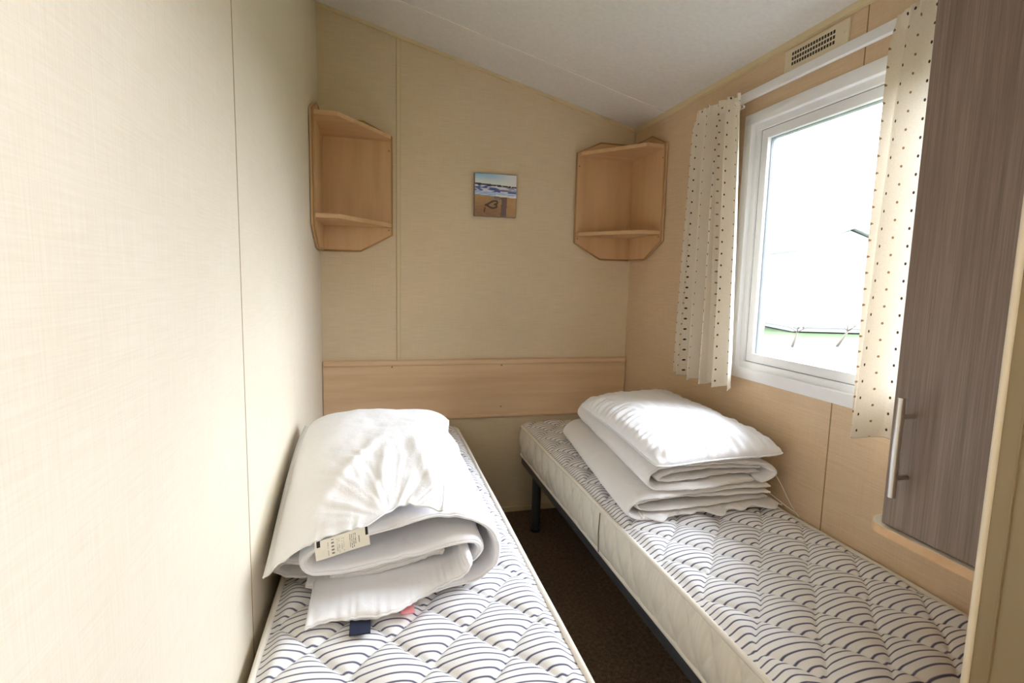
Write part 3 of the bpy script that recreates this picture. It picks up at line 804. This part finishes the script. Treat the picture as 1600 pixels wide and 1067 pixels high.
# ------------------------------------------------------------------ soft pillow draped over the left roll
pd = thing('pillow', 'creased white pillow with a printed care label, on the left bed', 'pillow', (0.28, -1.3, 0.77))
def draped_pillow():
    NX, NY = 150, 170
    hem = catmull([(0.028, 0.662), (0.073, 0.703), (0.138, 0.742), (0.200, 0.760), (0.254, 0.770), (0.318, 0.786), (0.370, 0.788), (0.425, 0.783)], NX)
    def P0(i, j, side):
        u = i / (NX - 1); v = j / (NY - 1)
        f = hem[i]
        yfr_ = -1.652 - 0.012 * math.sin(PI * u) + 0.050 * sm(0.55, 0.80, u) * sm(1.02, 0.8, u)
        bx, bz = 0.026 + 0.510 * u, 0.800 - 0.022 * u + 0.006 * math.sin(PI * u)
        k = sm(0, 1, v) * 0.5 + v * 0.5
        x = f.x + (bx - f.x) * v; y = yfr_ + (-0.895 - yfr_) * v
        # left side hangs towards the wall, right side rests on the roll
        z = f.y + (bz - f.y) * k
        z += -0.030 * (1 - u) ** 3 * math.sin(PI * min(1, v * 1.3)) * 0.4
        x = max(0.010, x - 0.012 * (1 - u) * math.sin(PI * v))
        hu = max(0, 1 - abs(2*u - 1.06) ** 5) ** 0.6 if abs(2*u - 1.06) < 1 else 0
        hv = sm(0, 0.55, v) ** 0.8 * max(0, 1 - (max(0, v - 0.80) / 0.20) ** 5) ** 0.5
        h = hu * hv
        # creases fanning out from the middle of the hem
        dx, dy = x - 0.31, y + 1.66
        r = math.hypot(dx, dy); an = math.atan2(dx, dy)
        n1 = fr((an * 2.2, r * 2.5, 3.0), 1.6, 2)
        fan = math.sin(an * 13 + 7.0 * n1) * 0.25 + 1.0 * fr((an * 5.5, r * 2.0, 9.0), 1.0, 3)
        fan *= sm(0.02, 0.12, r) * sm(0.66, 0.25, r)
        wr = 0.0036 * fan + 0.007 * fr((x, y * 0.8, 2.0), 7, 3) * sm(0, 0.1, v)
        # two broad folds running back from the hem corners
        for (ax, ay, bx_, by_, am, wd) in ((0.10, -1.60, 0.30, -1.22, 0.009, 0.022), (0.425, -1.60, 0.37, -1.22, 0.008, 0.020), (0.27, -1.62, 0.30, -1.30, 0.007, 0.016)):
            t = max(0, min(1, ((x - ax) * (bx_ - ax) + (y - ay) * (by_ - ay)) / ((bx_ - ax) ** 2 + (by_ - ay) ** 2)))
            d = math.hypot(x - ax - (bx_ - ax) * t, y - ay - (by_ - ay) * t)
            wr += am * math.exp(-(d / wd) ** 2) * math.sin(PI * min(1, t * 0.9 + 0.08))
        rim = min(1, min(u, 1 - u) * 14, min(v, 1 - v) * 18)
        ruff = 0.004 * math.sin(u * 70 + 4 * fr((u * 6, 0, 0), 1, 2)) * math.exp(-v / 0.04)
        if side > 0: z += (0.066 + 0.014 * u) * h + wr * rim + 0.003 * rim + ruff * 0.5
        else: z += -0.006 * rim + ruff * 0.5
        return Vector((x, y, z))
    from mathutils.bvhtree import BVHTree
    tree = BVHTree.FromPolygons([v.co.copy() for v in dob.data.vertices], [list(p.vertices) for p in dob.data.polygons])
    lift = [[0.0] * NY for _ in range(NX)]
    for i in range(NX):
        for j in range(NY):
            p = P0(i, j, -1); m_ = 0.0
            for (ox, oy) in ((0, 0), (0.008, 0), (-0.008, 0), (0, 0.01), (0, -0.01)):
                h = tree.ray_cast(Vector((p.x + ox, p.y + oy, 1.2)), Vector((0, 0, -1)))
                if h[0] is not None: m_ = max(m_, h[0].z + 0.0045 - p.z)
            lift[i][j] = m_
    def P(i, j, side):
        p = P0(i, j, side)
        if side < 0: p.z += lift[i][j]
        else: p.z = max(p.z, P0(i, j, -1).z + lift[i][j] + 0.0015)
        return p
    mb = MB()
    mb.grid(lambda i, j: P(i, j, 1), NX, NY); mb.grid(lambda i, j: P(i, j, -1), NX, NY)
    bmesh.ops.remove_doubles(mb.bm, verts=mb.bm.verts[:], dist=0.0003)
    mb.build('cushion', M['pillow'], pd, smooth=True)
    seam = [P(i, 0, 1) for i in range(NX)] + [P(NX-1, j, 1) for j in range(1, NY)] + [P(i, NY-1, 1) for i in range(NX-2, -1, -1)] + [P(0, j, 1) for j in range(NY-2, 0, -1)]
    MB().tube(seam, 0.0024, 6, closed=True).build('seam', M['pillow'], pd, smooth=True)
draped_pillow()
cloth_label('care_label', (0.138, -1.668, 0.744), (0.254, -1.668, 0.772), (0.004, -0.008, -0.040), pd, M['label'], art=care_art)

# ------------------------------------------------------------------ right duvet: neat flat fold
def right_shear(x, y, z):
    t = (y + 1.33) / 0.9
    xl = x + 0.115 * t * sm(1.64, 1.05, x)
    return min(xl, 1.672), max(z, ZF)
dr_ = thing('duvet', 'white duvet folded into a flat stack under the plump pillow on the right bed', 'duvet', (1.36, -0.9, ZF), 'folded duvets')
mb = MB()
yfr = lambda a, s0: (lambda s: a + 0.014 * math.sin(9 * s + s0))
low = [(1.60, 0.560), (1.40, 0.558), (1.20, 0.560), (1.11, 0.562), (1.068, 0.585), (1.090, 0.618), (1.14, 0.632), (1.30, 0.634), (1.50, 0.632), (1.62, 0.630)]
ribbon(mb, low, 0.022, yfr(-1.340, 0.0), lambda s: -0.40, 150, 90, 0.0045, 21.0, right_shear)
ribbon(mb, [(1.63, 0.586), (1.45, 0.584), (1.25, 0.584), (1.13, 0.586), (1.108, 0.597), (1.13, 0.609), (1.30, 0.610), (1.62, 0.610)], 0.017, yfr(-1.325, 1.5), lambda s: -0.42, 110, 70, 0.004, 25.0, right_shear)
up = [(1.56, 0.655), (1.35, 0.653), (1.24, 0.655), (1.170, 0.660), (1.140, 0.685), (1.158, 0.715), (1.21, 0.727), (1.35, 0.727), (1.52, 0.722), (1.605, 0.708), (1.628, 0.685), (1.605, 0.664), (1.57, 0.655)]
ribbon(mb, up, 0.022, yfr(-1.335, 2.2), lambda s: -0.42, 150, 90, 0.0045, 29.0, right_shear)
ribbon(mb, [(1.59, 0.680), (1.40, 0.678), (1.22, 0.680), (1.178, 0.690), (1.22, 0.702), (1.40, 0.704), (1.58, 0.700)], 0.016, yfr(-1.318, 0.7), lambda s: -0.44, 110, 70, 0.004, 33.0, right_shear)
ribbon(mb, [(1.12, 0.5655), (1.30, 0.566), (1.50, 0.566), (1.66, 0.567)], 0.012, lambda s: -1.352 + 0.016 * math.sin(34 * s) - 0.012 * math.sin(15 * s), lambda s: -0.6, 90, 50, 0.004, 37.0, right_shear)
qd = mb.build('quilt', M['duvet_warm'], dr_, smooth=True)
hem_seams(qd, M['duvet_warm'])
# loose threads / drawstring at the wall side
for k, pth in enumerate(([(1.635, -1.30, 0.70), (1.655, -1.33, 0.64), (1.665, -1.36, 0.585), (1.672, -1.40, 0.566)], [(1.63, -1.32, 0.60), (1.650, -1.37, 0.575), (1.660, -1.42, 0.567), (1.645, -1.45, 0.567)])):
    pp = catmull([Vector((p[0], p[2])) for p in pth], 20); n_ = len(pp)
    ys = [pth[0][1] + (pth[-1][1] - pth[0][1]) * i / (n_ - 1) for i in range(n_)]
    MB().tube([(p.x, y, p.y) for p, y in zip(pp, ys)], 0.0012, 6).build('thread', M['duvet_warm'], dr_, smooth=True)

# ------------------------------------------------------------------ plump pillow on the right stack
pw = thing('pillow', 'plump white pillow lying on top of the folded duvet on the right bed', 'pillow', (1.40, -0.97, 0.74))
def pillow():
    NX, NY = 120, 150
    c00, c10, c01, c11 = Vector((1.130, -1.405, 0.752)), Vector((1.650, -1.385, 0.760)), Vector((1.185, -0.560, 0.757)), Vector((1.655, -0.500, 0.775))
    def P(i, j, side):
        u = i / (NX - 1); v = j / (NY - 1)
        # sides bow inwards between the corners
        bx = 0.022 * math.sin(PI * v); by = 0.030 * math.sin(PI * u)
        uu = 0.5 + (u - 0.5) * (1 - 2 * bx / 0.55); vv = 0.5 + (v - 0.5) * (1 - 2 * by / 0.85)
        cu, cv = abs(2*u - 1), abs(2*v - 1)          # soft rounded corners
        rc = 1 - 0.055 * (cu * cv) ** 7
        uu = 0.5 + (uu - 0.5) * rc; vv = 0.5 + (vv - 0.5) * rc
        p = c00 * (1-uu) * (1-vv) + c10 * uu * (1-vv) + c01 * (1-uu) * vv + c11 * uu * vv
        e = (1 - abs(2*u - 1) ** 3.2) * (1 - abs(2*v - 1) ** 3.4)
        h = max(0, e) ** 0.45
        edge = min(u, 1-u) * 0.53; edge2 = min(v, 1-v) * 0.83; de = min(edge, edge2)
        # gathered puckers fanning from the seams
        al = (v * 0.83 if edge < edge2 else u * 0.53)
        puck = math.exp(-((de - 0.035) / 0.045) ** 2) * (0.0045 * math.sin(al * 150 + 5 * fr((al * 8, de * 3, 1.0), 1, 2)) + 0.003 * math.sin(al * 83 + 2))
        wr = 0.006 * fr((p.x, p.y * 0.8, side), 7, 3) + 0.003 * fr((p.x * 1.6, p.y * 0.5, side + 4), 22, 2)
        if side > 0: z = p.z + 0.088 * h + (puck + wr) * min(1, h * 2.5)
        else: z = max(p.z - 0.030 * h + (puck) * min(1, h * 2), 0.7500)
        sag = 0.012 * math.sin(PI * u) * (1 - v) ** 3
        return Vector((p.x, p.y, z - sag * 0.3))
    mb = MB()
    top = mb.grid(lambda i, j: P(i, j, 1), NX, NY); bot = mb.grid(lambda i, j: P(i, j, -1), NX, NY)
    bmesh.ops.remove_doubles(mb.bm, verts=mb.bm.verts[:], dist=0.0006)
    mb.build('cushion', M['pillow'], pw, smooth=True)
    seam = [P(i, 0, 1) for i in range(NX)] + [P(NX-1, j, 1) for j in range(1, NY)] + [P(i, NY-1, 1) for i in range(NX-2, -1, -1)] + [P(0, j, 1) for j in range(NY-2, 0, -1)]
    MB().tube(seam, 0.0028, 6, closed=True).build('seam', M['pillow'], pw, smooth=True)
pillow()

# ------------------------------------------------------------------ outside
GZ = -0.70
def grass_mat():
    m, nt, b = new_mat('park lawn'); n = noise_tex(nt, (1.2, 1.2, 1.2), 5.0, 0.7)
    r = ramp(nt, n.outputs[0], [(0.3, (0.030, 0.056, 0.013)), (0.7, (0.050, 0.085, 0.024))])
    nt.links.new(r.outputs[0], b.inputs['Base Color']); b.inputs['Roughness'].default_value = 0.95; return m
struct(MB().box((1.95, -60, GZ - 0.2), (90, 90, GZ)).build('ground', grass_mat()))
asph = plain('pale tarmac', (0.085, 0.085, 0.09), 0.9)
struct(MB().prism([(8.0, 9.3), (30, 1.2), (30, 4.6), (19.5, 9.6), (14.0, 13.2), (12.5, 18.5), (9.0, 18.0)], 'z', GZ, GZ + 0.012).build('path', asph))

def G(px, depth, z):            # point seen along a sight line at a ground distance (used once, to place far things)
    return None
C0 = Vector((0.2767, -2.8611))
def polar(dx, dy, d): v = Vector((dx, dy)).normalized(); return C0 + v * d
A = polar(13.675 - 0.2767, 11.988 + 2.861, 26.5)
dv = (A - C0).normalized(); rv = Vector((dv.y, -dv.x))
gd = (rv * 0.90 + dv * 0.43).normalized(); ld = Vector((-gd.y, gd.x))
cvn = thing('static_caravan', 'white static caravan with a low pitched roof seen through the window', 'caravan', (A.x, A.y, GZ))
def cp(a, l): q = A + gd * a + ld * l; return (q.x, q.y)
WG, LG, ZE, ZR, ZB = 4.3, 11.0, 2.95, 3.85, GZ + 0.25
cwhite = plain('white caravan cladding', (0.80, 0.80, 0.80), 0.5); croof = plain('pale grey roof sheet', (0.26, 0.26, 0.265), 0.7); cwin = plain('washed out caravan glass', (0.55, 0.57, 0.58), 0.3)  # caravan windows paled: overexposed glare put into the glass colour
def solid(mb, quads):
    for q in quads: mb.bm.faces.new([mb.bm.verts.new(p) for p in q])
mb = MB()
g0 = [(*cp(0, 0), ZB), (*cp(WG, 0), ZB), (*cp(WG, 0), ZE), (*cp(WG / 2, 0), ZR - 0.06), (*cp(0, 0), ZE)]
g1 = [(*cp(0, LG), ZB), (*cp(WG, LG), ZB), (*cp(WG, LG), ZE), (*cp(WG / 2, LG), ZR - 0.06), (*cp(0, LG), ZE)]
solid(mb, [g0, g1[::-1], [g0[0], g0[4], g1[4], g1[0]], [g0[1], g1[1], g1[2], g0[2]], [g0[0], g1[0], g1[1], g0[1]]])
mb.build('wall', cwhite, cvn)
mb = MB()
def rf(a, l, dz=0):
    z = ZE + (ZR - ZE) * (1 - abs(a - WG / 2) / (WG / 2)); return (*cp(a, l), z + dz)
for a0, a1 in ((-0.22, WG / 2), (WG / 2, WG + 0.22)):
    q = [rf(a0, -0.3), rf(a1, -0.3), rf(a1, LG + 0.3), rf(a0, LG + 0.3)]; t = [(p[0], p[1], p[2] + 0.05) for p in q]
    solid(mb, [q[::-1], t] + [[q[i], q[(i+1) % 4], t[(i+1) % 4], t[i]] for i in range(4)])
mb.build('roof', croof, cvn)
mb = MB()
e = 0.05
k0 = [cp(e, e), cp(WG - e, e), cp(WG - e, LG - e), cp(e, LG - e)]
mb.prism(k0, 'z', GZ + 0.06, ZB); mb.build('skirt', plain('grey skirting', (0.35, 0.35, 0.36), 0.7), cvn)
for (a0, a1) in ((0.5, 1.7), (2.4, 3.7)):
    o0, o1 = cp(a0, -0.02), cp(a1, -0.02); i1, i0 = cp(a1, 0.03), cp(a0, 0.03)
    MB().prism([o0, o1, i1, i0], 'z', 1.0, 2.3).build('window', cwin, cvn)
for (l0, l1) in ((1.0, 2.2), (3.6, 4.8), (6.5, 7.6)):
    o0, o1 = cp(-0.02, l0), cp(-0.02, l1); i1, i0 = cp(0.03, l1), cp(0.03, l0)
    MB().prism([o0, o1, i1, i0], 'z', 1.0, 2.3).build('window', cwin, cvn)

bark = plain('grey brown bark', (0.17, 0.14, 0.11), 0.9)
def bare_tree(name, label, base, hgt, tr_h, rad, seed, depth, lean=(0, 0), spread=0.6, group=None):
    rnd = random.Random(seed); root = thing(name, label, 'tree', base, group)
    B0 = Vector(base)
    top = B0 + Vector((lean[0], lean[1], tr_h))
    mb = MB(); mb.tube([B0, B0.lerp(top, 0.5) + Vector((0.01, 0, 0)), top], [rad, rad * 0.8, rad * 0.7], 8); mb.build('trunk', bark, root, smooth=True)
    mb = MB()
    def br(p, d, L, r, k):
        q = p + d * L; mid = p.lerp(q, 0.5) + Vector((rnd.uniform(-1, 1), rnd.uniform(-1, 1), rnd.uniform(-.5, .5))) * L * 0.06
        mb.tube([p, mid, q], [r, r * 0.8, r * 0.55], 5)
        if k > 0:
            for _ in range(3):
                nd = (d + Vector((rnd.uniform(-1, 1), rnd.uniform(-1, 1), rnd.uniform(-0.3, 0.8))) * spread).normalized()
                br(p.lerp(q, rnd.uniform(0.55, 1.0)), nd, L * rnd.uniform(0.55, 0.8), r * 0.5, k - 1)
    for i in range(4):
        a = 2 * PI * i / 4 + rnd.random(); d = Vector((math.cos(a) * spread * 1.3, math.sin(a) * spread * 1.3, 0.75)).normalized()
        br(top, d, hgt, rad * 0.55, depth)
    mb.build('branches', bark, root, smooth=True); return root
bare_tree('young_tree', 'small bare young tree on the lawn, left one seen through the window', (13.73, 11.96, GZ), 0.32, 0.52, 0.045, 3, 1, (0.12, -0.05), 0.9, 'young trees on the lawn')
bare_tree('young_tree', 'small bare young tree on the lawn, right one near the curtain', (15.6, 12.0, GZ), 0.34, 0.58, 0.045, 5, 1, (0.22, -0.20), 0.9, 'young trees on the lawn')
for k, (dx, dy, d, h, sd) in enumerate(((12.6, 15.6, 44, 1.7, 21), (13.9, 13.9, 46, 1.75, 8))):
    p = polar(dx, dy, d)
    bare_tree('bare_tree', ('tall bare tree behind the left part of the caravan roof', 'tall bare tree behind the ridge of the caravan roof')[k], (p.x, p.y, GZ), h, 2.6, 0.16, sd, 4, (0, 0), 0.6, 'bare trees behind the caravan')
